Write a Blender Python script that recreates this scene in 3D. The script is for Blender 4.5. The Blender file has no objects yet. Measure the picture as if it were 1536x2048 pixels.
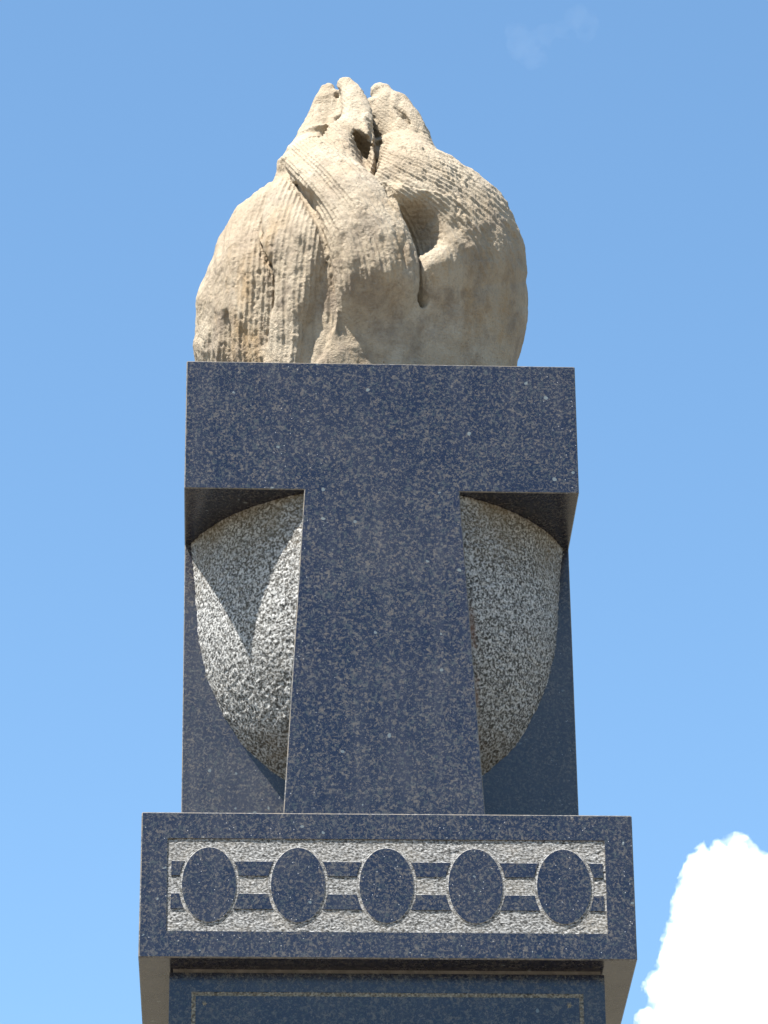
import bpy, bmesh, math, random
import numpy as np
from mathutils import Vector, Matrix
S = bpy.context.scene
COL = S.collection
R = math.radians
Z0 = 5.4                      # height of the top of the frieze block above the ground

# ------------------------------------------------------------------ camera
CAM = np.array([-0.33316, -9.35462, -3.76201 + Z0]); YAW, PITCH, ROLL, F = 0.03779, 0.48306, -0.00769, 7769.18
_f = np.array([math.sin(YAW)*math.cos(PITCH), math.cos(YAW)*math.cos(PITCH), math.sin(PITCH)])
_r = np.array([math.cos(YAW), -math.sin(YAW), 0.0]); _u = np.cross(_r, _f)
_r, _u = _r*math.cos(ROLL)+_u*math.sin(ROLL), -_r*math.sin(ROLL)+_u*math.cos(ROLL)
cd = bpy.data.cameras.new('camera'); cam = bpy.data.objects.new('camera', cd); COL.objects.link(cam)
cd.sensor_fit = 'VERTICAL'; cd.sensor_height = 36; cd.lens = F/2048*36; cd.clip_end = 30000; cd.clip_start = .1
cam.matrix_world = Matrix(((_r[0], _u[0], -_f[0], CAM[0]), (_r[1], _u[1], -_f[1], CAM[1]), (_r[2], _u[2], -_f[2], CAM[2]), (0, 0, 0, 1)))
S.camera = cam

# ------------------------------------------------------------------ sky, sun, exposure
sun_to = Vector((-.159, -.150, .374)).normalized()
el = math.asin(sun_to.z); az = math.atan2(sun_to.x, sun_to.y)
W = bpy.data.worlds.new('World'); S.world = W; W.use_nodes = True
nt = W.node_tree; nt.nodes.clear()
sky = nt.nodes.new('ShaderNodeTexSky'); sky.sky_type = 'NISHITA'; sky.sun_disc = False
sky.sun_elevation = el; sky.sun_rotation = az % (2*math.pi)
sky.altitude = 200; sky.air_density = 1.0; sky.dust_density = .4; sky.ozone_density = 1.0
bg = nt.nodes.new('ShaderNodeBackground'); bg.inputs['Strength'].default_value = .085
wo = nt.nodes.new('ShaderNodeOutputWorld')
hs = nt.nodes.new('ShaderNodeHueSaturation'); hs.inputs['Hue'].default_value = .492; hs.inputs['Saturation'].default_value = 1.12; hs.inputs['Value'].default_value = 1.0
nt.links.new(sky.outputs[0], hs.inputs['Color']); nt.links.new(hs.outputs[0], bg.inputs[0]); nt.links.new(bg.outputs[0], wo.inputs[0])
sl = bpy.data.lights.new('sun', 'SUN'); sun = bpy.data.objects.new('sun', sl); COL.objects.link(sun)
sl.energy = 5.0; sl.angle = R(.53); sl.color = (1, .955, .88)
sun.rotation_euler = sun_to.to_track_quat('Z', 'Y').to_euler(); sun.location = sun_to*50
S.view_settings.view_transform = 'Standard'; S.view_settings.look = 'None'
S.view_settings.exposure = 1.64; S.view_settings.gamma = 1; S.view_settings.use_curve_mapping = False
S.render.engine = 'CYCLES'
S.cycles.max_bounces = 24; S.cycles.volume_bounces = 14; S.cycles.diffuse_bounces = 4; S.cycles.glossy_bounces = 4

# ------------------------------------------------------------------ helpers
def link_mesh(name, me, mats=(), parent=None, loc=(0, 0, 0)):
    o = bpy.data.objects.new(name, me); COL.objects.link(o)
    for m in mats: me.materials.append(m)
    if parent: o.parent = parent
    o.location = loc
    return o
def empty(name, loc):
    o = bpy.data.objects.new(name, None); COL.objects.link(o); o.location = loc; o.empty_display_size = .2
    return o
def tag(o, label=None, cat=None, kind=None, group=None):
    if label: o['label'] = label
    if cat: o['category'] = cat
    if kind: o['kind'] = kind
    if group: o['group'] = group
    return o
def bm_box(bm, x0, x1, y0, y1, z0, z1):
    v = [bm.verts.new(p) for p in [(x0,y0,z0),(x1,y0,z0),(x1,y1,z0),(x0,y1,z0),(x0,y0,z1),(x1,y0,z1),(x1,y1,z1),(x0,y1,z1)]]
    return [bm.faces.new([v[i] for i in q]) for q in [(3,2,1,0),(4,5,6,7),(0,1,5,4),(1,2,6,5),(2,3,7,6),(3,0,4,7)]]
def finish(bm, name, mats, parent=None, smooth=False, loc=(0, 0, 0)):
    bmesh.ops.recalc_face_normals(bm, faces=bm.faces)
    me = bpy.data.meshes.new(name); bm.to_mesh(me); bm.free()
    if smooth:
        for p in me.polygons: p.use_smooth = True
    return link_mesh(name, me, mats, parent, loc)
def bevel(bm, edges, w, seg=1):
    bmesh.ops.bevel(bm, geom=edges, offset=w, segments=seg, profile=.5, affect='EDGES', material=1)
def smoothstep(a, b, x):
    t = np.clip((x-a)/(b-a), 0, 1); return t*t*(3-2*t)
_rng = np.random.RandomState(7)
_LAT = _rng.rand(32, 32, 32).astype(np.float32)
def vnoise(P):
    P = np.asarray(P, np.float32); i = np.floor(P).astype(np.int32); f = P-i; f = f*f*(3-2*f)
    a = i & 31; b = (i+1) & 31
    x0, y0, z0 = a[..., 0], a[..., 1], a[..., 2]; x1, y1, z1 = b[..., 0], b[..., 1], b[..., 2]
    fx, fy, fz = f[..., 0], f[..., 1], f[..., 2]
    c00 = _LAT[x0, y0, z0]*(1-fx)+_LAT[x1, y0, z0]*fx; c10 = _LAT[x0, y1, z0]*(1-fx)+_LAT[x1, y1, z0]*fx
    c01 = _LAT[x0, y0, z1]*(1-fx)+_LAT[x1, y0, z1]*fx; c11 = _LAT[x0, y1, z1]*(1-fx)+_LAT[x1, y1, z1]*fx
    return ((c00*(1-fy)+c10*fy)*(1-fz)+(c01*(1-fy)+c11*fy)*fz)*2-1
def fbm(P, octv=4, gain=.5):
    s = 0; a = 1; n = 0
    for k in range(octv):
        s = s+a*vnoise(P*(2.03**k)+k*11.3); n += a; a *= gain
    return s/n

# ------------------------------------------------------------------ materials
class NT:
    def __init__(s, name):
        s.m = bpy.data.materials.new(name); s.m.use_nodes = True; s.t = s.m.node_tree; s.t.nodes.clear()
        s.out = s.n('ShaderNodeOutputMaterial'); s.p = s.n('ShaderNodeBsdfPrincipled')
        s.l(s.p.outputs[0], s.out.inputs[0]); s.co = s.n('ShaderNodeTexCoord').outputs['Object']
    def n(s, t, **k):
        o = s.t.nodes.new(t)
        for a, b in k.items(): setattr(o, a, b)
        return o
    def l(s, a, b): s.t.links.new(a, b)
    def mapv(s, sc, loc=(0, 0, 0), v=None):
        m = s.n('ShaderNodeMapping'); m.inputs['Scale'].default_value = sc; m.inputs['Location'].default_value = loc
        s.l(v or s.co, m.inputs[0]); return m.outputs[0]
    def noise(s, scale, detail=3, rough=.5, v=None, dist=0, lac=2):
        o = s.n('ShaderNodeTexNoise'); o.inputs['Scale'].default_value = scale; o.inputs['Detail'].default_value = detail
        o.inputs['Roughness'].default_value = rough; o.inputs['Distortion'].default_value = dist; o.inputs['Lacunarity'].default_value = lac
        s.l(v or s.co, o.inputs['Vector']); return o.outputs['Fac']
    def voro(s, scale, v=None, feature='F1', out='Distance', rnd=1):
        o = s.n('ShaderNodeTexVoronoi', feature=feature); o.inputs['Scale'].default_value = scale; o.inputs['Randomness'].default_value = rnd
        s.l(v or s.co, o.inputs['Vector']); return o.outputs[out]
    def ramp(s, fac, stops, mode='LINEAR'):
        r = s.n('ShaderNodeValToRGB'); r.color_ramp.interpolation = mode; e = r.color_ramp.elements
        while len(e) < len(stops): e.new(.5)
        for q, (p, c) in zip(e, stops):
            q.position = p; q.color = (c, c, c, 1) if isinstance(c, (int, float)) else (*c, 1)
        s.l(fac, r.inputs[0]); return r.outputs[0]
    def mix(s, f, a, b, mode='MIX'):
        m = s.n('ShaderNodeMix', data_type='RGBA', blend_type=mode)
        for k, v in ((0, f), (6, a), (7, b)):
            if isinstance(v, (int, float)): m.inputs[k].default_value = v if k == 0 else (v, v, v, 1)
            elif isinstance(v, tuple): m.inputs[k].default_value = (*v, 1)
            else: s.l(v, m.inputs[k])
        return m.outputs[2]
    def math(s, op, a, b=0.):
        m = s.n('ShaderNodeMath', operation=op)
        for k, v in ((0, a), (1, b)):
            if isinstance(v, (int, float)): m.inputs[k].default_value = v
            else: s.l(v, m.inputs[k])
        return m.outputs[0]
    def bump(s, h, dist, strength=1., nrm=None):
        b = s.n('ShaderNodeBump'); b.inputs['Distance'].default_value = dist; b.inputs['Strength'].default_value = strength
        s.l(h, b.inputs['Height'])
        if nrm: s.l(nrm, b.inputs['Normal'])
        return b.outputs[0]
    def set(s, **k):
        for a, v in k.items():
            i = s.p.inputs[a.replace('_', ' ')]
            if hasattr(v, 'links') or isinstance(v, bpy.types.NodeSocket): s.l(v, i)
            elif isinstance(v, tuple): i.default_value = (*v, 1)
            else: i.default_value = v

def granite_polished(dusty=.0, name='polished_dark_granite'):
    g = NT(name); g.co = g.n('ShaderNodeNewGeometry').outputs['Position']     # one vein of stone through all the blocks
    w = g.n('ShaderNodeTexNoise'); w.inputs['Scale'].default_value = 60; w.inputs['Detail'].default_value = 2; g.l(g.co, w.inputs['Vector'])
    dv = g.n('ShaderNodeVectorMath', operation='MULTIPLY_ADD'); g.l(w.outputs['Color'], dv.inputs[0])
    dv.inputs[1].default_value = (.012, .012, .012); g.l(g.co, dv.inputs[2]); v = dv.outputs[0]
    big = g.noise(9, 3, .6)
    n1 = g.noise(126, 4, .74, v); n2 = g.noise(230, 3, .6, v); n3 = g.noise(70, 3, .55, v)
    thr = g.math('ADD', n1, g.math('MULTIPLY', g.math('SUBTRACT', big, .5), .09))
    fleck = g.ramp(thr, [(.50, 0.), (.545, .65), (.63, 1.)])
    hue = g.ramp(n3, [(.36, (.022, .029, .030)), (.5, (.048, .046, .043)), (.62, (.074, .064, .052))])
    dark = g.ramp(n2, [(.35, (.0015, .0025, .011)), (.55, (.003, .0045, .017)), (.7, (.009, .012, .022))])
    c = g.mix(g.math('MULTIPLY', fleck, .9), dark, hue)
    sm = g.ramp(g.noise(260, 2, .6, v), [(.6, 0.), (.72, 1.)])
    c = g.mix(g.math('MULTIPLY', sm, .55), c, (.13, .12, .105))
    cell = g.n('ShaderNodeTexVoronoi'); cell.inputs['Scale'].default_value = 60; g.l(v, cell.inputs['Vector'])
    sz = g.n('ShaderNodeSeparateColor'); g.l(cell.outputs['Color'], sz.inputs[0])
    blot = g.math('MULTIPLY', g.math('LESS_THAN', cell.outputs['Distance'], .3), g.math('GREATER_THAN', sz.outputs[0], .985))
    c = g.mix(g.math('MULTIPLY', blot, .5), c, (.16, .19, .19))
    # dust and fine scratches
    dust = g.ramp(g.noise(3.5, 5, .6), [(.42, 0.), (.7, 1.)])
    c = g.mix(g.math('MULTIPLY', dust, .06), c, (.14, .125, .11))
    run = g.ramp(g.noise(26, 3, .6, g.mapv((1, 1, .06))), [(.52, 0.), (.68, 1.)])
    c = g.mix(g.math('MULTIPLY', run, .05), c, (.15, .14, .13))
    spk = g.n('ShaderNodeTexVoronoi'); spk.inputs['Scale'].default_value = 170; g.l(g.co, spk.inputs['Vector'])
    s2 = g.n('ShaderNodeSeparateColor'); g.l(spk.outputs['Color'], s2.inputs[0])
    sp = g.math('MULTIPLY', g.math('LESS_THAN', spk.outputs['Distance'], .2), g.math('GREATER_THAN', s2.outputs[1], .987))
    c = g.mix(g.math('MULTIPLY', sp, .8), c, (.30, .30, .30))
    rg = g.ramp(g.noise(14, 4, .6), [(.3, .16), (.7, .27)])
    rg = g.math('ADD', rg, g.math('MULTIPLY', fleck, .06))
    if dusty:
        c = g.mix(g.math('MULTIPLY', g.ramp(g.noise(7, 5, .65), [(.3, .6), (.65, 1.)]), dusty), c, (.13, .12, .105))
    g.set(Base_Color=c, Roughness=rg, IOR=1.52)
    g.set(Normal=g.bump(g.noise(220, 2, .6), .0006, .25))
    return g.m
def granite_arris():
    g = NT('honed_granite_edge')
    c = g.ramp(g.noise(150, 3, .6), [(.35, (.02, .02, .022)), (.5, (.07, .068, .064)), (.7, (.20, .19, .18))])
    c = g.mix(g.ramp(g.noise(18, 4, .65), [(.4, 0.), (.62, 1.)]), c, (.12, .10, .075))
    g.set(Base_Color=c, Roughness=.6); return g.m
def granite_hammered(stained=True):
    g = NT('bush_hammered_granite')
    w = g.n('ShaderNodeTexNoise'); w.inputs['Scale'].default_value = 90; g.l(g.co, w.inputs['Vector'])
    dv = g.n('ShaderNodeVectorMath', operation='MULTIPLY_ADD'); g.l(w.outputs['Color'], dv.inputs[0])
    dv.inputs[1].default_value = (.01, .01, .01); g.l(g.co, dv.inputs[2]); v = dv.outputs[0]
    n = g.noise(148, 4, .72, v)
    c = g.ramp(n, [(.41, (.020, .0195, .018)), (.47, (.070, .069, .066)), (.54, (.32, .319, .312)), (.69, (.51, .508, .496))])
    c = g.mix(g.ramp(g.noise(60, 3, .6, v), [(.56, 0.), (.7, .6)]), c, (.06, .058, .05))
    st = g.ramp(g.noise(5, 5, .65), [(.45, 0.), (.72, 1.)])
    c = g.mix(g.math('MULTIPLY', st, .16), c, (.15, .13, .10))
    if stained:
        sp = g.n('ShaderNodeSeparateXYZ'); g.l(g.co, sp.inputs[0])
        top = g.math('MULTIPLY', g.ramp(sp.outputs[2], [(.74, 0.), (.945, 1.)]), g.ramp(g.noise(13, 4, .65), [(.3, .15), (.65, 1.)]))
        c = g.mix(g.math('MULTIPLY', top, .75), c, (.115, .085, .045))
        bot = g.math('MULTIPLY', g.ramp(sp.outputs[2], [(.26, 1.), (.42, 0.)]), g.ramp(g.noise(17, 4, .65), [(.35, .1), (.65, 1.)]))
        c = g.mix(g.math('MULTIPLY', bot, .7), c, (.13, .09, .045))
        # rusty run-off line beside the column edge
        ex = g.math('ADD', .2520, g.math('MULTIPLY', sp.outputs[2], -.0543))
        d = g.math('ABSOLUTE', g.math('SUBTRACT', sp.outputs[0], g.math('ADD', ex, .010)))
        m = g.math('MULTIPLY', g.ramp(d, [(.004, 1.), (.016, 0.)]), g.ramp(g.noise(9, 4, .7), [(.42, 0.), (.55, 1.)]))
        m = g.math('MULTIPLY', m, g.ramp(sp.outputs[2], [(.25, 1.), (.55, 1.), (.68, 0.)]))
        c = g.mix(g.math('MULTIPLY', m, .8), c, (.13, .055, .03))
    g.set(Base_Color=c, Roughness=.85)
    h = g.math('ADD', g.noise(150, 4, .65, v), g.math('MULTIPLY', n, .7))
    g.set(Normal=g.bump(h, .0038, .8)); return g.m
def granite_chiselled():
    g = NT('chiselled_frieze_ground')
    v = g.mapv((.62, 1, 1.15))
    n = g.noise(230, 4, .72, v)
    c = g.ramp(n, [(.40, (.015, .015, .014)), (.475, (.085, .083, .080)), (.55, (.215, .213, .208)), (.70, (.39, .387, .38))])
    c = g.mix(g.ramp(g.noise(12, 4, .6), [(.45, 0.), (.7, .35)]), c, (.2, .175, .14))
    g.set(Base_Color=c, Roughness=.85)
    g.set(Normal=g.bump(n, .0025, .6)); return g.m
def sandstone():
    g = NT('weathered_sandstone')
    big = g.noise(3.2, 5, .6, dist=.4); mid = g.noise(14, 4, .6); fine = g.noise(140, 4, .65)
    c = g.ramp(big, [(.32, (.255, .203, .143)), (.5, (.310, .257, .189)), (.68, (.365, .314, .243))])
    och = g.ramp(g.noise(6, 5, .62, g.mapv((1.6, 1.6, .6), (3, 1, 0))), [(.52, 0.), (.66, 1.)])
    # ochre iron veins, stronger in the older lower bed of the stone
    sep = g.n('ShaderNodeSeparateXYZ'); g.l(g.co, sep.inputs[0])
    low = g.ramp(g.math('DIVIDE', sep.outputs[2], 1.3), [(.25, 1.), (.62, .15)])
    c = g.mix(g.math('MULTIPLY', g.math('MULTIPLY', och, low), .55), c, (.26, .165, .072))
    gry = g.ramp(g.noise(11, 6, .7, g.mapv((1, 1, .8), (8, 4, 2))), [(.47, 0.), (.64, 1.)])
    c = g.mix(g.math('MULTIPLY', g.math('MULTIPLY', gry, low), .6), c, (.130, .102, .082))
    c = g.mix(g.ramp(mid, [(.5, 0.), (.75, .45)]), c, (.22, .175, .125))
    c = g.mix(g.ramp(fine, [(.3, .35), (.5, 0.)]), c, (.14, .105, .072))
    pit = g.ramp(g.voro(55), [(.0, 1.), (.16, 0.)])
    pm = g.ramp(g.noise(11, 3, .6), [(.5, 0.), (.62, 1.)])
    c = g.mix(g.math('MULTIPLY', g.math('MULTIPLY', pit, pm), .5), c, (.16, .12, .08))
    g.set(Base_Color=c, Roughness=.95, Specular_IOR_Level=.2)
    h = g.math('ADD', fine, g.math('MULTIPLY', g.noise(320, 3, .6), .5))
    h = g.math('SUBTRACT', h, g.math('MULTIPLY', g.math('MULTIPLY', pit, pm), .8))
    g.set(Normal=g.bump(h, .0055, .9)); return g.m
def simple(name, a, b, scale, rough=.9, bump=.003, iorl=.3):
    g = NT(name); n = g.noise(scale, 5, .6)
    c = g.mix(g.ramp(n, [(.35, 0.), (.68, 1.)]), a, b); g.set(Base_Color=c, Roughness=rough, Specular_IOR_Level=iorl)
    g.set(Normal=g.bump(g.noise(scale*6, 4, .6), bump, .6)); return g.m
M_slab = granite_polished(.12, 'dusty_dark_granite')
M_pol, M_arr, M_ham, M_chi, M_sand = granite_polished(), granite_arris(), granite_hammered(), granite_chiselled(), sandstone()
M_mortar = simple('mortar', (.10, .09, .08), (.17, .15, .135), 40)
M_pave = simple('paving_stone', (.16, .14, .12), (.24, .21, .18), 6, bump=.002)
M_ground = simple('dry_ground', (.12, .11, .08), (.19, .16, .12), .35, bump=.02)

# ------------------------------------------------------------------ ground and paving
bm = bmesh.new()
N = 24
for k, rad in enumerate((6000.,)):
    vs = [bm.verts.new((rad*math.cos(2*math.pi*i/64), rad*math.sin(2*math.pi*i/64), -.02)) for i in range(64)]
    bm.faces.new(vs)
tag(finish(bm, 'ground', [M_ground]), kind='structure')
pave = empty('pavement', (0, 0, 0)); tag(pave, kind='structure')
bm = bmesh.new(); bm_box(bm, -.295, .295, -.295, .295, -.05, 0.0)
bevel(bm, [e for e in bm.edges if all(v.co.z > -.01 for v in e.verts)], .006)
pm_ = bpy.data.meshes.new('paving_slab'); bm.to_mesh(pm_); bm.free(); pm_.materials.append(M_pave); pm_.materials.append(M_pave)
random.seed(3)
for i in range(-8, 8):
    for j in range(-14, 4):
        if abs(i*.6+.3) < 1.2 and abs(j*.6+.3) < 1.2: continue
        o = bpy.data.objects.new('paving_slab', pm_); COL.objects.link(o); o.parent = pave
        o.location = (i*.6+.3, j*.6+.3, .03+random.uniform(-.002, .002)); o.rotation_euler.z = random.choice((0, 1, 2, 3))*math.pi/2

# ------------------------------------------------------------------ granite pillar
# local frame of the pillar: origin on the ground under its axis
pillar = empty('granite_monument', (0, 0, 0))
tag(pillar, 'dark speckled polished granite pillar with oval frieze and T-shaped block, carrying the stone flame', 'monument')
H_FR = .3786; WS = .5257; WB = .5099; ZT = 1.3199; ZB = .9423; DB = .3178; PHI = .00794; OX = -.00743
def box_part(name, x, y, z0, z1, mats, parent, bev=.003):
    bm = bmesh.new(); bm_box(bm, -x, x, -y, y, z0, z1)
    if bev: bevel(bm, list(bm.edges), bev)
    return finish(bm, name, mats, parent)
box_part('base_step', 1.15, 1.15, 0, .22, [M_pol, M_arr], pillar, .006)
box_part('base_step', .88, .88, .22, .44, [M_pol, M_arr], pillar, .006)
box_part('base_block', .68, .68, .44, 1.1, [M_pol, M_arr], pillar, .005)
# shaft with engraved border on its front
zs1 = Z0-H_FR-.010; zs0 = 1.1
bm = bmesh.new()
fs = bm_box(bm, -WS, WS, -WS, WS, zs0, zs1)
bx0, bx1, bzt, bzb = -.472, .4735, Z0-.4375, 1.6; gw = .0105
bm.faces.remove(fs[2])
bevel(bm, [e for e in bm.edges if len(e.link_faces) == 2], .002)
# the front is laid in strips around the engraved line
def rect_ring(bm, o, i, y, mi=0):
    (ax0, ax1, az0, az1), (cx0, cx1, cz0, cz1) = o, i
    A = [bm.verts.new(p) for p in [(ax0, y, az0), (ax1, y, az0), (ax1, y, az1), (ax0, y, az1)]]
    B = [bm.verts.new(p) for p in [(cx0, y, cz0), (cx1, y, cz0), (cx1, y, cz1), (cx0, y, cz1)]]
    for k in range(4):
        f = bm.faces.new([A[k], A[(k+1) % 4], B[(k+1) % 4], B[k]]); f.material_index = mi
    return A, B
O_ = (-WS, WS, zs0, zs1); I1 = (bx0, bx1, bzb, bzt); I2 = (bx0+gw, bx1-gw, bzb+gw, bzt-gw)
A, B = rect_ring(bm, O_, I1, -WS)
B2 = [bm.verts.new((v.co.x, -WS+.003, v.co.z)) for v in B]
for k in range(4): bm.faces.new([B[k], B[(k+1) % 4], B2[(k+1) % 4], B2[k]])
cx0, cx1, cz0, cz1 = I2
Cc = [bm.verts.new(p) for p in [(cx0, -WS, cz0), (cx1, -WS, cz0), (cx1, -WS, cz1), (cx0, -WS, cz1)]]
C2 = [bm.verts.new((v.co.x, -WS+.003, v.co.z)) for v in Cc]
for k in range(4): bm.faces.new([Cc[k], C2[k], C2[(k+1) % 4], Cc[(k+1) % 4]])
bm.faces.new(Cc)
bmesh.ops.recalc_face_normals(bm, faces=bm.faces)
me = bpy.data.meshes.new('shaft'); bm.to_mesh(me); bm.free()
shaft = link_mesh('shaft', me, [M_pol, M_arr], pillar)
# rough engraved line (top and both sides), a dense strip with pecked relief
bm = bmesh.new()
def strip(x0, x1, z0, z1):
    nx = max(2, int((x1-x0)/.0035)); nz = max(2, int((z1-z0)/.0035)); g = {}
    for i in range(nx+1):
        for j in range(nz+1):
            X, Z = x0+(x1-x0)*i/nx, z0+(z1-z0)*j/nz
            g[i, j] = bm.verts.new((X, -WS+.0018+random.uniform(-.0022, .0010), Z))
    for i in range(nx):
        for j in range(nz): bm.faces.new([g[i, j], g[i+1, j], g[i+1, j+1], g[i, j+1]])
strip(bx0, bx1, bzt-gw, bzt); strip(bx0, bx0+gw, bzt-.6, bzt-gw); strip(bx1-gw, bx1, bzt-.6, bzt-gw)
M_peck = simple('pecked_line_granite', (.045, .040, .032), (.30, .275, .225), 190)
finish(bm, 'engraved_border', [M_peck], shaft)
for sx in (-.4405, .4385):
    bm = bmesh.new(); n = 12; c_ = bm.verts.new((0, -.0035, 0)); ring = []
    for k in range(n):
        rr = .0085 if k % 2 == 0 else .0048
        rr *= random.uniform(.85, 1.2)
        ring.append(bm.verts.new((rr*math.cos(k*math.tau/n), .0006, rr*math.sin(k*math.tau/n))))
    for k in range(n): bm.faces.new([c_, ring[(k+1) % n], ring[k]])
    finish(bm, 'carved_star', [M_peck], shaft, loc=(sx, -WS, Z0-.467))
box_part('mortar_joint', WS-.008, WS-.003, zs1, Z0-H_FR, [M_mortar, M_mortar], pillar, 0)

# frieze block
def frieze_block():
    bm = bmesh.new(); z0, z1 = Z0-H_FR, Z0; w = .6; dp = .010
    fs = bm_box(bm, -w, w, -w, w, z0, z1)
    bevel(bm, list(bm.edges), .003)
    ff = [f for f in bm.faces if f.calc_center_median().y < -w+1e-4 and f.calc_area() > .1][0]
    vs = list(ff.verts); bm.faces.remove(ff)
    I = [(-.5345, Z0-.3105), (.5305, Z0-.3115), (.5308, Z0-.0674), (-.5356, Z0-.0689)]
    B = [bm.verts.new((x, -w, z)) for x, z in I]; C_ = [bm.verts.new((x, -w+dp, z)) for x, z in I]
    key = lambda v: (0 if v.co.z < z0+.1 else 1, v.co.x)
    bl, br = sorted([v for v in vs if v.co.z < z0+.1], key=lambda v: v.co.x); tl, tr = sorted([v for v in vs if v.co.z > z0+.1], key=lambda v: v.co.x)
    A = [bl, br, tr, tl]
    for k in range(4):
        bm.faces.new([A[k], A[(k+1) % 4], B[(k+1) % 4], B[k]])
        f = bm.faces.new([B[k], B[(k+1) % 4], C_[(k+1) % 4], C_[k]]); f.material_index = 1
    return finish(bm, 'frieze_block', [M_pol, M_arr], pillar)
fb = frieze_block()
nx, nz = 620, 150
gx, gz = np.meshgrid(np.linspace(-.5362, .5314, nx), np.linspace(Z0-.3122, Z0-.0668, nz))
Pn = np.stack([gx*30, gz*0+1.7, gz*110], -1); P2 = np.stack([gx*130, gz*0+4.7, gz*200], -1)
yy = -.6+.0036+.0011*fbm(Pn, 3)+.0013*fbm(P2, 3)
# tooling breaks up into slanting strokes in places
P3 = np.stack([(gx+gz*.8)*30, gz*0+9, (gz-gx*.5)*120], -1)
yy += .0014*fbm(P3, 2)*smoothstep(.0, .35, fbm(np.stack([gx*7, gz*0, gz*9], -1), 2))
V = np.stack([gx, yy, gz], -1).reshape(-1, 3)
idx = np.arange(nx*nz).reshape(nz, nx); Q = np.stack([idx[:-1, :-1], idx[:-1, 1:], idx[1:, 1:], idx[1:, :-1]], -1).reshape(-1, 4)
def mesh_np(name, V, Q, smooth=True):
    me = bpy.data.meshes.new(name); n = Q.shape[1]
    me.vertices.add(len(V)); me.vertices.foreach_set('co', np.ascontiguousarray(V, np.float32).ravel())
    me.loops.add(Q.size); me.loops.foreach_set('vertex_index', Q.ravel().astype(np.int32))
    me.polygons.add(len(Q)); me.polygons.foreach_set('loop_start', np.arange(0, Q.size, n, dtype=np.int32))
    me.update(calc_edges=True); me.validate()
    me.polygons.foreach_set('use_smooth', [smooth]*len(Q)); return me
link_mesh('recessed_panel', mesh_np('recessed_panel', V, Q), [M_chi], fb)
MA, MB = .0655, .0970; MC = [-.4330, -.2176, -.0031, .2130, .4283]; MZ = Z0-.1893; RG = .0085
bm = bmesh.new(); n = 96
def ering(a, b, y, jit=0):
    return [bm.verts.new((a*math.cos(k*math.tau/n)+random.uniform(-jit, jit), y, b*math.sin(k*math.tau/n)+random.uniform(-jit, jit))) for k in range(n)]
r0 = ering(MA, MB, -.0038); r1 = ering(MA+.0008, MB+.0008, -.0032); r2 = ering(MA+.003, MB+.003, -.0012)
r3 = ering(MA+.005, MB+.005, -.0012, .0004); r4 = ering(MA+RG-.001, MB+RG-.001, -.0008, .0005); r5 = ering(MA+RG, MB+RG, .003)
bm.faces.new(r0)
for a_, b_, mi in ((r0, r1, 1), (r1, r2, 1), (r2, r3, 1), (r3, r4, 1), (r4, r5, 1)):
    for k in range(n):
        f = bm.faces.new([a_[k], b_[k], b_[(k+1) % n], a_[(k+1) % n]]); f.material_index = mi
bmesh.ops.recalc_face_normals(bm, faces=bm.faces)
mm = bpy.data.meshes.new('medallion'); bm.to_mesh(mm); bm.free(); mm.materials.append(M_pol); mm.materials.append(M_chi)
for x in MC:
    o = bpy.data.objects.new('medallion', mm); COL.objects.link(o); o.parent = fb; o.location = (x, -.6+.0037, MZ)
def bar(xa, xb, z0, z1):   # xa / xb : medallion centre or None for the frame end
    bm = bmesh.new(); n = 8; F_ = []; 
    L = []; Rr = []
    for k in range(n+1):
        z = z0+(z1-z0)*k/n; q = math.sqrt(max(0, 1-((z-MZ)/(MB+RG))**2))*(MA+RG)
        L.append((xa+q if xa is not None else -.5250, z)); Rr.append((xb-q if xb is not None else .5240, z))
    pts = L[::-1]+Rr
    fr = [bm.verts.new((x, -.5990, z)) for x, z in pts]; bk = [bm.verts.new((x, -.590, z)) for x, z in pts]
    bm.faces.new(fr)
    for k in range(len(pts)):
        j = (k+1) % len(pts); bm.faces.new([fr[k], bk[k], bk[j], fr[j]])
    es = [e for e in bm.edges if all(v in fr and abs(v.co.z-z1) < 1e-4 for v in e.verts)]
    bevel(bm, es, .0020)
    finish(bm, 'raised_bar', [M_pol, M_chi], fb)
cs = [None]+MC+[None]
for z1, z0 in ((Z0-.1262, Z0-.1655), (Z0-.2107, Z0-.2520)):
    for a_, b_ in zip(cs[:-1], cs[1:]): bar(a_, b_, z0, z1)

# upper block: band, recessed slab, tapered column, bowl (its own slight turn on the frieze block)
ub = empty('upper_block', (OX, 0, Z0)); ub.parent = pillar; ub.rotation_euler.z = PHI
def lnk(o): o.parent = ub; return o
DY = WB-DB
bm = bmesh.new(); v = [bm.verts.new(p) for p in [(-.5045, -DY, .001), (.5145, -DY, .001), (.5145, DY, .001), (-.5045, DY, .001), (-WB+.0005, -DY, ZB), (WB-.0005, -DY, ZB), (WB-.0005, DY, ZB), (-WB+.0005, DY, ZB)]]
for q in [(3,2,1,0),(4,5,6,7),(0,1,5,4),(1,2,6,5),(2,3,7,6),(3,0,4,7)]: bm.faces.new([v[i] for i in q])
bevel(bm, [e for e in bm.edges if abs(e.verts[0].co.z-e.verts[1].co.z) > .5], .002)
finish(bm, 'recessed_slab', [M_slab, M_arr], ub)
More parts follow.
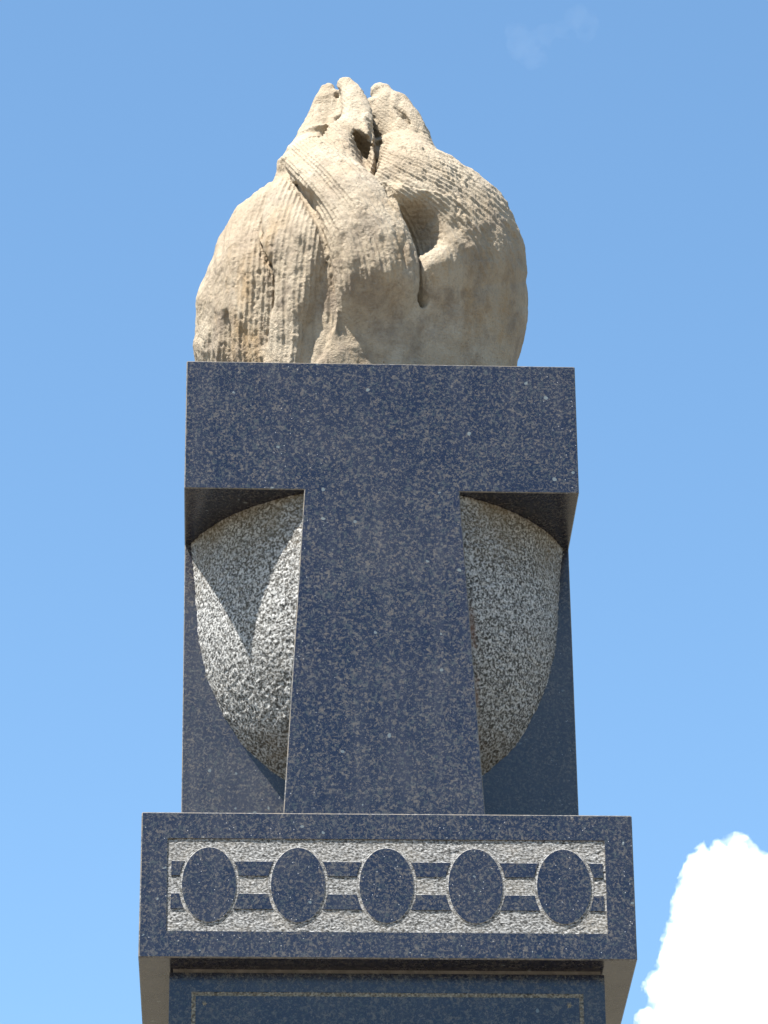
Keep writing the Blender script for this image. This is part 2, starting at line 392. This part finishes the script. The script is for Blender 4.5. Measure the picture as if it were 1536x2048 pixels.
# T-shaped front: one carved volume, then cut into band and columns
bm = bmesh.new()
w = WB; ct, cb_ = .2008, .2520
def V3(x, y, z): return bm.verts.new((x, y, z))
band_v = {}
for sy in (-1, 1):
    y = sy*w
    band_v[sy] = dict(bl=V3(-w, y, ZB), cl=V3(-ct, y, ZB), cr=V3(ct, y, ZB), br=V3(w, y, ZB), tr=V3(w, y, ZT), tl=V3(-w, y, ZT),
                      fl=V3(-cb_, y, 0), fr=V3(cb_, y, 0), il=V3(-ct, sy*DY, ZB), ir=V3(ct, sy*DY, ZB), jl=V3(-cb_, sy*DY, 0), jr=V3(cb_, sy*DY, 0))
a_, b_ = band_v[-1], band_v[1]
for s_, d in band_v.items():
    bm.faces.new([d['bl'], d['cl'], d['cr'], d['br'], d['tr'], d['tl']])
    bm.faces.new([d['fl'], d['fr'], d['cr'], d['cl']])
    bm.faces.new([d['fl'], d['cl'], d['il'], d['jl']]); bm.faces.new([d['fr'], d['jr'], d['ir'], d['cr']])
bm.faces.new([a_['tl'], a_['tr'], b_['tr'], b_['tl']])
bm.faces.new([a_['bl'], a_['tl'], b_['tl'], b_['bl']]); bm.faces.new([a_['br'], b_['br'], b_['tr'], a_['tr']])
bm.faces.new([a_['bl'], b_['bl'], b_['cl'], b_['il'], a_['il'], a_['cl']]); bm.faces.new([a_['br'], a_['cr'], a_['ir'], b_['ir'], b_['cr'], b_['br']])
bm.faces.new([a_['il'], b_['il'], b_['ir'], a_['ir']])
bmesh.ops.recalc_face_normals(bm, faces=bm.faces)
def isb(e):
    p, q = e.verts[0].co, e.verts[1].co
    if min(abs(abs(p.y)-w), 1) > 1e-4 and min(abs(abs(q.y)-w), 1) > 1e-4: return False      # inside edges stay sharp
    if abs(p.z-ZB) < 1e-4 and abs(q.z-ZB) < 1e-4 and abs(p.x) < ct+.001 and abs(q.x) < ct+.001: return False
    if abs(p.z) < 1e-4 and abs(q.z) < 1e-4: return False
    return True
bevel(bm, [e for e in bm.edges if isb(e)], .0025)
bm2 = bm.copy()
bmesh.ops.delete(bm, geom=[f for f in bm.faces if f.calc_center_median().z < ZB-.02], context='FACES')
bmesh.ops.delete(bm2, geom=[f for f in bm2.faces if f.calc_center_median().z >= ZB-.02], context='FACES')
finish(bm, 'top_band', [M_pol, M_arr], ub); bm3 = bm2.copy()
bmesh.ops.delete(bm2, geom=[f for f in bm2.faces if f.calc_center_median().y > 0], context='FACES')
bmesh.ops.delete(bm3, geom=[f for f in bm3.faces if f.calc_center_median().y < 0], context='FACES')
finish(bm2, 'tapered_column', [M_pol, M_arr], ub); finish(bm3, 'tapered_column', [M_pol, M_arr], ub)
# bowl: surface of revolution, bush hammered
pz = np.array([.150, .20, .235, .265, .29, .325, .36, .43, .49, .566, .64, .72, .80, .866, .91, ZB])
pr = np.array([.130, .21, .265, .310, .337, .369, .400, .437, .463, .488, .503, .511, .517, .521, .526, .531])
nt_, nzv = 760, 300
zz = np.linspace(.15, ZB-.0005, nzv)
rr = np.interp(zz, pz, pr); k_ = np.ones(15)/15; rs = np.convolve(np.pad(rr, 7, mode='edge'), k_, 'valid')
th = np.linspace(0, 2*np.pi, nt_, endpoint=False); TH, ZZ = np.meshgrid(th, zz); RR = np.repeat(rs[:, None], nt_, 1)
P = np.stack([RR*np.cos(TH), RR*np.sin(TH), ZZ], -1)
RR = RR+.0030*fbm(P*90, 3)+.004*fbm(P*9, 2)*.4+.0014*vnoise(P*230)
X = RR*np.cos(TH); Y = np.clip(RR*np.sin(TH), -WB+.006, WB-.006)
V = np.stack([X, Y, ZZ], -1).reshape(-1, 3); ii = np.arange(nt_*nzv).reshape(nzv, nt_); jj = np.roll(ii, -1, 1)
Q = np.stack([ii[:-1], jj[:-1], jj[1:], ii[1:]], -1).reshape(-1, 4)
yc = np.abs(V[Q, 1]).mean(1); xc_ = np.abs(V[Q, 0]).mean(1); Q = Q[(yc > DY-.02)&(xc_ > .17)]
used = np.unique(Q); rm = -np.ones(len(V), int); rm[used] = np.arange(len(used)); V = V[used]; Q = rm[Q]
fr = V[Q, 1].mean(1) < 0
for sel in (fr, ~fr):
    q = Q[sel]; us = np.unique(q); rm = -np.ones(len(V), int); rm[us] = np.arange(len(us))
    link_mesh('bowl', mesh_np('bowl', V[us], rm[q]), [M_ham], ub)

# ------------------------------------------------------------------ stone flame
cphi, sphi = math.cos(PHI), math.sin(PHI)
def project(x, y, z):        # flame-local metres (origin on block top) -> design drawing units
    X = OX+cphi*x-sphi*y-CAM[0]; Y = sphi*x+cphi*y-CAM[1]; Zc = z+Z0+ZT-CAM[2]
    d = X*_f[0]+Y*_f[1]+Zc*_f[2]
    return 768+F*(X*_r[0]+Y*_r[1]+Zc*_r[2])/d, 1024-F*(X*_u[0]+Y*_u[1]+Zc*_u[2])/d
def unproj(px, py, y):
    d = _f+_r*(px-768)/F-_u*(py-1024)/F
    cx, cy, cz = CAM[0]-OX, CAM[1], CAM[2]-Z0-ZT
    Cb = np.array([cphi*cx+sphi*cy, -sphi*cx+cphi*cy, cz]); db = np.array([cphi*d[0]+sphi*d[1], -sphi*d[0]+cphi*d[1], d[2]])
    return Cb+db*(y-Cb[1])/db[1]
MX0, MY0, MW, MH = 340, 120, 760, 700
mx, my = np.meshgrid(np.arange(MX0, MX0+MW, dtype=np.float32), np.arange(MY0, MY0+MH, dtype=np.float32))
wob = np.stack([mx*.05, my*.05, mx*0], -1); wx = mx+3.0*fbm(wob, 3); wy = my+3.0*fbm(wob+31, 3)
def poly(pts):
    """signed distance (left of the drawing direction > 0) and parameter along a polyline"""
    pts = np.array(pts, np.float32); seg = np.diff(pts, axis=0); L = np.hypot(*seg.T); cum = np.r_[0, np.cumsum(L)]
    best = np.full(mx.shape, 1e9, np.float32); sd = np.zeros_like(best); tt = np.zeros_like(best)
    for (a, s, l, c) in zip(pts[:-1], seg, L, cum[:-1]):
        dx, dy = wx-a[0], wy-a[1]; t = np.clip((dx*s[0]+dy*s[1])/l**2, 0, 1)
        ex, ey = dx-t*s[0], dy-t*s[1]; d = np.hypot(ex, ey); cr = dx*s[1]-dy*s[0]
        m = d < best; best = np.where(m, d, best); sd = np.where(m, np.where(cr > 0, d, -d), sd); tt = np.where(m, (c+t*l)/cum[-1], tt)
    return sd, tt
def smooth_poly(p, n=6):
    p = np.array(p, float); out = []
    P_ = np.vstack([2*p[0]-p[1], p, 2*p[-1]-p[-2]])
    for i in range(1, len(P_)-2):
        for t in np.linspace(0, 1, n, endpoint=False):
            a, b, c, d = P_[i-1], P_[i], P_[i+1], P_[i+2]
            out.append(.5*((2*b)+(-a+c)*t+(2*a-5*b+4*c-d)*t*t+(-a+3*b-3*c+d)*t**3))
    out.append(p[-1]); return out
DM = np.zeros_like(mx)
def ridge(pts, h, w, side, h2=.3, w2=None, e0=.15, e1=.15, soft=1.5):
    """tongue edge: the surface on one side of the line stands proud by h metres, fading over w"""
    global DM
    sd, t = poly(smooth_poly(pts, 5)); sd = sd*side; w2 = w2 or w*.7
    h = h*1.35; env = smoothstep(0, e0, t)*smoothstep(0, e1, 1-t) if e0 > 0 else smoothstep(0, e1, 1-t)
    up = np.exp(-np.maximum(sd, 0)/w); dn = np.exp(-np.maximum(-sd, 0)/w2); k = smoothstep(-soft, soft, sd)
    DM = DM+env*(h*up*k-h*h2*dn*(1-k))
def inside(pts):
    p = np.array(smooth_poly(list(pts)+[pts[0]], 4), np.float32); c = np.zeros(mx.shape, bool)
    for a, b in zip(p[:-1], p[1:]):
        m = (a[1] > wy) != (b[1] > wy); c ^= m & (wx < (b[0]-a[0])*(wy-a[1])/(b[1]-a[1]+1e-9)+a[0])
    sd, _ = poly(p); return np.where(c, np.abs(sd), 0)
def pit(pts, depth, slope):
    global DM
    d = inside(pts); DM = DM-np.minimum(depth*(1-np.exp(-d*slope/depth/760)), depth)
def tongue(pts, h, w, fade=None, base=0.0):
    """a rounded lock of stone lying over what is behind it: full height h, edge radius w"""
    global DM
    d = inside(pts); q = 1-np.minimum(d/w, 1); H = h*np.sqrt(np.maximum(1-q*q, 0))
    if fade: H = H*(1-smoothstep(fade[0], fade[1], my))
    DM = np.where(d > 0, np.maximum(DM, H+base*(d > 0)), DM); return d > 0
def groove(pts, depth, w, e=.25):
    global DM
    sd, t = poly(smooth_poly(pts, 5)); DM = DM-depth*np.exp(-(sd/w)**2)*smoothstep(0, e, t)*smoothstep(0, e, 1-t)
V1 = [(535,352),(516,388),(508,430),(514,482),(534,532),(533,600),(524,660),(518,745)]
T1 = tongue([(330,745),(330,420),(420,330),(500,300)]+V1, .030, 62)
T2 = tongue([(520,395),(512,435),(519,482),(538,532),(538,600),(529,660),(523,745),(588,745),(600,660),(622,612),(634,560),(648,520),(636,462),(606,402),(566,352),(545,348),(530,365)], .042, 44)
T1b = tongue([(330,745),(330,470),(424,508),(430,560),(446,620),(440,745)], .028, 30)
T3b = tongue([(664,590),(676,615),(674,660),(700,700),(720,745),(612,745),(640,706),(658,660),(668,620)], .024, 24)
T3 = tongue([(560,338),(580,300),(606,268),(640,235),(690,180),(728,200),(742,240),(738,262),(706,264),(703,296),(722,318),(752,346),(790,392),(822,452),(843,512),(847,562),(834,602),(790,640),(740,650),(700,640),(676,612),(664,560),(652,500),(642,455),(622,405),(592,362)], .066, 95, (540, 660))
T4 = tongue([(752,348),(764,302),(778,280),(800,240),(880,240),(1130,330),(1130,600),(1050,640),(985,640),(920,630),(877,596),(862,560),(852,532),(866,500),(890,480),(888,440),(856,406),(800,394),(774,366)], .040, 40, (480, 700))
T5 = tongue([(800,262),(860,285),(905,332),(965,420),(982,500),(990,560),(1040,640),(1130,640),(1130,300),(900,220)], .036, 60, (470, 700))
T6 = tongue([(890,300),(960,360),(1006,440),(1030,486),(1052,560),(1130,600),(1130,300)], .037, 50, (470, 690))
soft = DM.copy()                                      # ease the very edges a little, as worn stone does
kk = np.array([.25, .5, .25], np.float32)
for _ in range(2):
    for ax_ in (0, 1):
        soft = .5*soft+.25*(np.roll(soft, 1, ax_)+np.roll(soft, -1, ax_))
DM = soft-.030
DM = np.maximum(DM, -.030+.034*smoothstep(860, 1000, mx)*smoothstep(480, 600, my))
pit([(797,399),(852,405),(882,434),(889,477),(866,498),(850,532),(861,562),(870,592),(850,600),(846,560),(842,512),(820,450)], .14, 5)
pit([(702,270),(722,264),(740,270),(748,290),(744,330),(722,318),(706,298)], .07, 4)
pit([(746,292),(750,262),(762,262),(776,284),(768,308),(750,342),(740,326)], .16, 6)
# ledges and lips
DM = DM+.010*fbm(np.stack([mx*.016, my*.014, mx*0+44], -1), 4)*smoothstep(560, 640, my)
ridge([(562,352),(596,366),(628,390),(655,418)], .014, 30, 1, .2, 14, .1, .5)
ridge([(508,468),(520,498),(536,534)], .018, 22, 1, 1.6, 7, .3, .35)
groove([(674,186),(676,226),(655,252),(622,288)], .026, 11)
groove([(700,215),(716,240),(722,258)], .007, 7)
groove([(640,205),(650,225),(640,250)], .009, 6)
groove([(690,232),(705,236),(730,228)], .007, 5)
pit([(446,622),(459,632),(464,735),(440,735)], .016, 3)
pit([(478,660),(490,650),(500,735),(478,735)], .010, 2)
ridge([(762,346),(800,370),(850,382),(905,398),(945,430)], .007, 24, -1, .5, 10, .3, .5)
groove([(770,330),(810,352),(860,366),(905,392)], .006, 7)
groove([(840,330),(880,350),(920,385),(945,425)], .006, 7)
groove([(880,325),(925,362),(962,410),(975,455)], .006, 7)
groove([(590,372),(625,395),(652,430),(668,470)], .006, 7)
groove([(600,345),(640,368),(680,400)], .006, 7)
groove([(786,208),(800,228),(812,248)], .012, 7)
groove([(745,236),(768,250),(790,264)], .010, 6)
groove([(760,480),(765,520),(768,560)], .007, 8)
groove([(718,520),(716,560),(722,598)], .007, 8)
groove([(600,470),(612,520),(606,570)], .007, 12)
groove([(575,560),(570,620),(560,735)], .009, 10)
groove([(905,430),(925,480),(930,530)], .010, 9)
groove([(962,450),(976,490),(984,530)], .016, 9)
groove([(1008,440),(1030,486),(1048,545)], .014, 8)
groove([(812,470),(806,510),(812,560)], .009, 7)
groove([(690,470),(684,520),(690,575)], .008, 8)
DM = DM+.005*fbm(np.stack([mx*.012, my*.009, mx*0+3], -1), 3)+.002*fbm(np.stack([mx*.04, my*.03, mx*0+5], -1), 3)
# where the chisel lines and the rough pecking are (1) and where the surface is worn smooth (0)
foot = np.interp(mx.ravel(), [340, 600, 640, 668, 700, 760, 800, 840, 880, 930, 985, 1050, 1100], [900, 900, 900, 640, 612, 585, 580, 600, 590, 552, 545, 565, 570]).reshape(mx.shape)
CM = 1-smoothstep(-55, 22, my-foot+46*fbm(np.stack([mx*.07, my*.008, mx*0], -1), 3))
DM = DM-.010*smoothstep(-60, 60, my-foot)*smoothstep(650, 720, mx)
CM *= 1-smoothstep(0, 8, inside([(630,560),(664,570),(664,640),(640,735),(596,735),(606,660),(626,600)]))
CM = np.clip(CM, .06, 1)
# the drapery runs down to the right and then straight down: PSI is constant along it
gk = np.interp(my[:, 0], [120, 200, 300, 400, 480, 560, 820], [1.1, 1.3, 1.15, .75, .32, .06, 0.]); cg = np.cumsum(gk)[:, None]; ck = np.cumsum(np.interp(my[:, 0], [120, 300, 400, 480, 560, 640], [2.6, 2.4, 1.25, .6, .2, 0.]))[:, None]
TR_ = (T4 | T5 | T6) & (wx > 740); PSI = np.where(TR_, (mx-ck)/1.35, mx-cg); PSI = np.where(T1 | T2, mx+(.55*(cg-cg[-1])+40), PSI)
PSI = PSI+5*fbm(np.stack([mx*.012, my*.012, mx*0+8], -1), 3)
CW = 1-smoothstep(-130, 80, my-foot)
DM = DM+.008*fbm(np.stack([PSI*.03, my*.006, mx*0+2], -1), 3)*np.clip(CW*1.2, .25, 1)
fl = fbm(np.stack([PSI*.085, my*.010, mx*0+6], -1), 2)
DM = DM+(.0075*np.abs(fl)**.8*np.sign(fl))*CW*(.45+.55*smoothstep(400, 500, my))
DM = DM+.002*fbm(np.stack([mx*.05, my*.05, mx*0+16], -1), 3)*CM

zt_ = np.array([1.32,1.378,1.435,1.493,1.551,1.608,1.666,1.724,1.781,1.839,1.896,1.954,2.012,2.069,2.127,2.185,2.242,2.3,2.345,2.37])-ZT
Lt = np.array([-.434,-.443,-.452,-.461,-.47,-.479,-.488,-.493,-.493,-.48,-.46,-.444,-.421,-.381,-.336,-.295,-.255,-.204,-.13,-.045])
Rt = np.array([.35,.362,.374,.386,.398,.41,.422,.432,.439,.441,.436,.425,.407,.381,.335,.269,.201,.132,.065,.02])
vox = .005
ax = np.arange(-.56, .52, vox, dtype=np.float32); ay = np.arange(-.54, .52, vox, dtype=np.float32); azv = np.arange(-.02, 1.30, vox, dtype=np.float32)
L_ = np.interp(azv, zt_, Lt); R_ = np.interp(azv, zt_, Rt)
ker = np.hanning(15); ker /= ker.sum(); L_ = np.convolve(np.pad(L_, 7, mode='edge'), ker, 'valid'); R_ = np.convolve(np.pad(R_, 7, mode='edge'), ker, 'valid')
A_ = np.maximum((R_-L_)/2, .012).astype(np.float32); XC = ((R_+L_)/2).astype(np.float32); B_ = A_*.95
gx, gy, gz = np.meshgrid(ax, ay, azv, indexing='ij')
rho = np.sqrt(((gx-XC)/A_)**2+(gy/B_)**2)
Fd = (rho-1)*A_
slope = np.gradient(A_, vox); Fd = Fd/np.sqrt(1+np.minimum(slope**2, 9))
zc_ = 2.352-ZT; Fd = np.maximum(Fd, gz-zc_)
band = (np.abs(Fd) < .21) & (rho > .05)
bi = np.nonzero(band)
bx, by, bz, br = gx[bi], -np.abs(gy[bi]), gz[bi], rho[bi]
xc_b = np.broadcast_to(XC, gx.shape)[bi]
sx = xc_b+(bx-xc_b)/br; sy = by/br
px, py = project(sx, sy, bz)
def sample(M_, px, py):
    u = np.clip(px-MX0, 0, MW-1.01); v = np.clip(py-MY0, 0, MH-1.01); i = u.astype(np.int32); j = v.astype(np.int32); fu = u-i; fv = v-j
    return (M_[j, i]*(1-fu)+M_[j, i+1]*fu)*(1-fv)+(M_[j+1, i]*(1-fu)+M_[j+1, i+1]*fu)*fv
Fd[bi] -= sample(DM, px, py).astype(np.float32)
# the free tips
zlo = int(np.searchsorted(azv, .62)); sub = (slice(None), slice(None), slice(zlo, None))
def cone_chain(pts, flat=1.0):
    """pts: (px, py, depth y, radius px)"""
    W_ = [np.append(unproj(a, b, y), r/760.) for a, b, y, r in pts]; res = None
    X, Y, Zz = gx[sub], gy[sub], gz[sub]
    for p, q in zip(W_[:-1], W_[1:]):
        d = (q-p)[:3]; t = np.clip(((X-p[0])*d[0]+(Y-p[1])*d[1]+(Zz-p[2])*d[2])/d.dot(d), 0, 1).astype(np.float32)
        dist = np.sqrt((X-p[0]-t*d[0])**2+((Y-p[1]-t*d[1])/flat)**2+(Zz-p[2]-t*d[2])**2)-(p[3]+(q[3]-p[3])*t)
        res = dist if res is None else np.minimum(res, dist)
    return res
def smin(a, b, k):
    h = np.clip(.5+.5*(b-a)/k, 0, 1); return b+(a-b)*h-k*h*(1-h)
G = Fd[sub]
prongs = [
    ([(606,345,.0,60),(626,292,.01,49),(644,250,.02,44),(652,216,.02,39),(657,190,.02,27)], 1.3),
    ([(676,400,-.10,92),(682,330,-.11,66),(692,292,-.12,54),(707,255,-.11,45),(711,225,-.09,42),(702,195,-.06,36),(690,170,-.04,25)], .8),
    ([(850,400,-.02,80),(834,335,-.03,60),(818,290,-.02,56),(803,252,.0,53),(783,217,.01,47),(766,186,.01,29)], 1.0),
    ([(668,300,.0,48),(674,250,.0,42),(678,212,.0,34),(677,198,.0,27)], 1.2),
    ([(740,345,.10,44),(742,310,.09,34),(742,270,.07,32),(738,238,.05,32),(732,222,.03,26)], 1.0),
    ([(778,262,-.01,36),(758,232,.0,32),(748,216,.0,24)], 1.0),
    ([(840,300,-.01,34),(838,272,.0,28),(828,250,.01,22)], 1.1),
]
res = None
for pts, fl in prongs:
    c = cone_chain(pts, fl); res = c if res is None else smin(res, c, .008)
pxs, pys = project(gx[sub], gy[sub], gz[sub])
near = np.abs(res) < .05
Pn_ = np.stack([gx[sub][near], gy[sub][near], gz[sub][near]], -1)
res[near] -= (.013*fbm(Pn_*np.array([15, 15, 9])+3, 4)-.005*np.maximum(0, .12-np.abs(fbm(Pn_*np.array([16, 16, 7])+21, 2)))/.12+.006).astype(np.float32)
res[near] -= (.8*np.clip(sample(DM, pxs[near], pys[near])-.030, -.016, .010)).astype(np.float32)
Fd[sub] = smin(G, res, .045)
Fd = np.maximum(Fd, -(gz-.0))
# gouges cut right into the stone between the tips
def cut(pts, k=.008, flat=1.0):
    global Fd
    c = cone_chain(pts, flat); Fd[sub] = -smin(-Fd[sub], c, k)
cut([(714,278,-.16,12),(727,296,-.16,18),(744,322,-.16,13)], .006, 3)
cut([(750,336,-.16,5),(757,304,-.14,12),(758,272,-.12,11),(750,244,-.10,5)], .005, 4)
cut([(675,184,-.05,6),(678,220,-.10,8),(662,246,-.13,9),(634,274,-.13,8),(606,298,-.10,4)], .016, 5)
cut([(792,214,-.06,4),(806,232,-.06,6),(818,252,-.06,4)], .010, 2)
# naive surface nets
def surface_nets(Fv, ax, ay, az):
    s = Fv < 0; c = s[:-1, :-1, :-1].astype(np.int8)
    for o in ((1,0,0),(0,1,0),(0,0,1),(1,1,0),(1,0,1),(0,1,1),(1,1,1)):
        c = c+s[o[0]:s.shape[0]-1+o[0], o[1]:s.shape[1]-1+o[1], o[2]:s.shape[2]-1+o[2]]
    act = (c > 0) & (c < 8); ci = np.nonzero(act); n = len(ci[0]); ids = -np.ones(act.shape, np.int32); ids[ci] = np.arange(n)
    acc = np.zeros((n, 3)); cnt = np.zeros(n)
    base = np.stack(ci, 1)
    cor = [(i, j, k) for i in (0, 1) for j in (0, 1) for k in (0, 1)]
    vals = {o: Fv[ci[0]+o[0], ci[1]+o[1], ci[2]+o[2]] for o in cor}
    for a in cor:
        for d in range(3):
            if a[d]: continue
            b = list(a); b[d] = 1; b = tuple(b); fa, fb_ = vals[a], vals[b]; m = (fa < 0) != (fb_ < 0)
            t = np.where(m, fa/(fa-fb_+1e-12), 0)
            p = np.array(a, float)[None, :]+t[:, None]*(np.array(b)-np.array(a))
            acc[m] += p[m]; cnt[m] += 1
    P = base+acc/cnt[:, None]
    V = np.stack([ax[0]+P[:, 0]*vox_(ax), ay[0]+P[:, 1]*vox_(ay), az[0]+P[:, 2]*vox_(az)], 1)
    quads = []
    for d in range(3):
        a = [slice(1, -1)]*3; b = [slice(1, -1)]*3; a[d] = slice(0, -1); b[d] = slice(1, None)
        s0, s1 = s[tuple(a)], s[tuple(b)]; e = np.nonzero(s0 != s1); fl = s0[e]
        I = [e[0]+(0 if d == 0 else 1), e[1]+(0 if d == 1 else 1), e[2]+(0 if d == 2 else 1)]
        u, v = [(1, 2), (2, 0), (0, 1)][d]
        def g(du, dv):
            J = [x.copy() for x in I]; J[u] = J[u]-du; J[v] = J[v]-dv; return ids[J[0], J[1], J[2]]
        q = np.stack([g(1, 1), g(0, 1), g(0, 0), g(1, 0)], 1); q[~fl] = q[~fl][:, ::-1]; quads.append(q)
    return V, np.concatenate(quads)
def vox_(a): return float(a[1]-a[0])
Vf, Qf = surface_nets(Fd, ax, ay, azv)
# keep only the connected stone
me = mesh_np('flame_cage', Vf, Qf)
tmp = bpy.data.objects.new('flame_cage', me); COL.objects.link(tmp)
md = tmp.modifiers.new('s', 'SUBSURF'); md.levels = 1; md.render_levels = 1
dg = bpy.context.evaluated_depsgraph_get(); me2 = bpy.data.meshes.new_from_object(tmp.evaluated_get(dg))
bpy.data.objects.remove(tmp); bpy.data.meshes.remove(me)
nv = len(me2.vertices); co = np.empty(nv*3, np.float32); me2.vertices.foreach_get('co', co); co = co.reshape(-1, 3)
no = np.empty(nv*3, np.float32); me2.vertex_normals.foreach_get('vector', no); no = no.reshape(-1, 3)
Av = np.interp(co[:, 2], azv, np.maximum(A_, .1)); Xv = np.interp(co[:, 2], azv, XC)
ang = np.arctan2(co[:, 0]-Xv, -co[:, 1])                    # 0 at the front
px, py = project(co[:, 0], -np.abs(co[:, 1]), co[:, 2]); cm = sample(CM, px, py)*(1-.65*smoothstep(.92, 1.05, co[:, 2]))
ang2 = ang+.10*fbm(co*3.5, 2)+.35*np.maximum(co[:, 2]-.62, 0)
psi = sample(PSI, px, py); tooth = np.sin(psi*(2*np.pi/10.5)+1.0*fbm(co*7, 2))
hollow = 1-smoothstep(-.09, -.05, sample(DM, px, py))
lines = tooth*(1-smoothstep(1.1, 1.5, np.abs(ang)))*(1-hollow)+.5*hollow*np.sin(py*(2*np.pi/11)+.03*px+2*fbm(co*8+3, 2))
lines = np.where(lines > 0, lines, lines*.5)
patch = smoothstep(-.2, .3, fbm(co*np.array([9, 9, 5])+5, 3)); broken = .6+.4*smoothstep(-.35, .25, fbm(co*np.array([30, 30, 16])+15, 2))
rough = fbm(co*55, 4, .6); pits = np.minimum(fbm(co*np.array([60, 60, 34])+9, 3)+.12, 0)
drip = fbm(np.stack([ang*16, ang*0, co[:, 2]*5], 1), 3)
disp = cm*(.0025*lines*(.7+.3*patch)*broken+.0026*rough+.010*pits*(.3+.7*patch)+.003*drip)+(1-cm)*(.0018*fbm(co*np.array([34, 34, 20]), 3)+.0012*fbm(co*80, 2)+.003*fbm(co*9, 2))
disp += .0012*fbm(co*120, 2)*cm
co = co+no*disp[:, None]; co[:, 2] = np.maximum(co[:, 2], 0.0)
me2.vertices.foreach_set('co', co.ravel()); me2.update()
me2.name = 'stone_flame'; me2.materials.clear()
flame = link_mesh('stone_flame', me2, [M_sand], None, (OX, 0, Z0+ZT)); flame.rotation_euler.z = PHI
tag(flame, 'carved beige sandstone flame with swirling tongues and three tips, on top of the dark pillar', 'sculpture')

# ------------------------------------------------------------------ clouds (far off, real size)
def dirpx(px, py): return _f+_r*(px-768)/F-_u*(py-1024)/F
def cloud(name, dist, blobs, cell, amp, frq, dens, label, levels=0, group=None):
    c0 = CAM+dist*dirpx(*blobs[0][:2]); m = dist/F; rs_ = np.random.RandomState(5)
    P = [(CAM+(dist+dz*m)*dirpx(a, b)-c0, r*m) for a, b, dz, r in blobs]; last = list(P)
    for k in range(levels):                      # cauliflower: smaller heaps budding from the larger
        new = []
        for p, r in last:
            for _ in range(9):
                d = rs_.normal(size=3); d /= np.linalg.norm(d); new.append((p+d*r*.9, r*rs_.uniform(.25, .42)))
        P += new; last = new
    lo = np.min([p-r*1.25 for p, r in P], 0)-amp*m; hi = np.max([p+r*1.25 for p, r in P], 0)+amp*m
    ax, ay, az = [np.arange(lo[i], hi[i]+cell, cell, dtype=np.float32) for i in range(3)]
    D = np.full((len(ax), len(ay), len(az)), 60*m, np.float32)
    for p, r in P:
        e = r*1.7+amp*m
        i0, j0, k0 = [max(0, int((p[i]-e-lo[i])/cell)) for i in range(3)]; i1, j1, k1 = [int((p[i]+e-lo[i])/cell)+1 for i in range(3)]
        X, Y, Z = np.meshgrid(ax[i0:i1]-p[0], ay[j0:j1]-p[1], az[k0:k1]-p[2], indexing='ij')
        d = np.sqrt(X*X+Y*Y+Z*Z).astype(np.float32)-r; D[i0:i1, j0:j1, k0:k1] = smin(D[i0:i1, j0:j1, k0:k1], d, r*.15)
    nb = np.nonzero(np.abs(D) < amp*m*1.6)
    P3 = np.stack([ax[nb[0]], ay[nb[1]], az[nb[2]]], -1)/(frq*m)
    D[nb] -= amp*m*(.6-2*np.abs(fbm(P3, 4, .6)))
    D[0] = D[-1] = 1; D[:, 0] = D[:, -1] = 1; D[:, :, 0] = D[:, :, -1] = 1
    V, Q = surface_nets(D, ax, ay, az)
    mt = bpy.data.materials.new(name+'_vapour'); mt.use_nodes = True; t = mt.node_tree; t.nodes.clear()
    o_ = t.nodes.new('ShaderNodeOutputMaterial'); vp = t.nodes.new('ShaderNodeVolumePrincipled')
    vp.inputs['Color'].default_value = (.93, .945, .97, 1); vp.inputs['Density'].default_value = dens; vp.inputs['Anisotropy'].default_value = 0.0
    t.links.new(vp.outputs[0], o_.inputs['Volume'])
    o = link_mesh(name, mesh_np(name, V, Q), [mt], None, tuple(c0)); tag(o, label, 'cloud', group=group)
    return o
D1 = 3000.
cloud('cloud', D1, [(1458,1811,0,100),(1443,1906,-20,108),(1413,2006,-30,96),(1568,1786,0,60),(1538,1866,0,125),(1508,2026,-40,160),(1608,2016,0,170),(1358,2126,-20,72),(1388,2096,-30,90),(1708,2096,20,160),(1568,2246,-60,190),(1440,1761,0,60),(1486,1761,-10,60)],
      1.45, 34, 36, .035, 'bright white heaped cumulus cloud at the lower right, beside the frieze block', 2)
cloud('cloud', 3600., [(1050,92,0,26),(1066,112,0,18),(1036,72,0,20),(1090,70,0,14),(1120,60,0,12),(1160,38,0,20),(1172,62,0,13),(1185,40,0,12)],
      2.6, 22, 30, .0008, 'faint thin wisp of cloud in the blue sky at the upper right', 1)
print('VERTS', nv, 'quads', len(Qf))
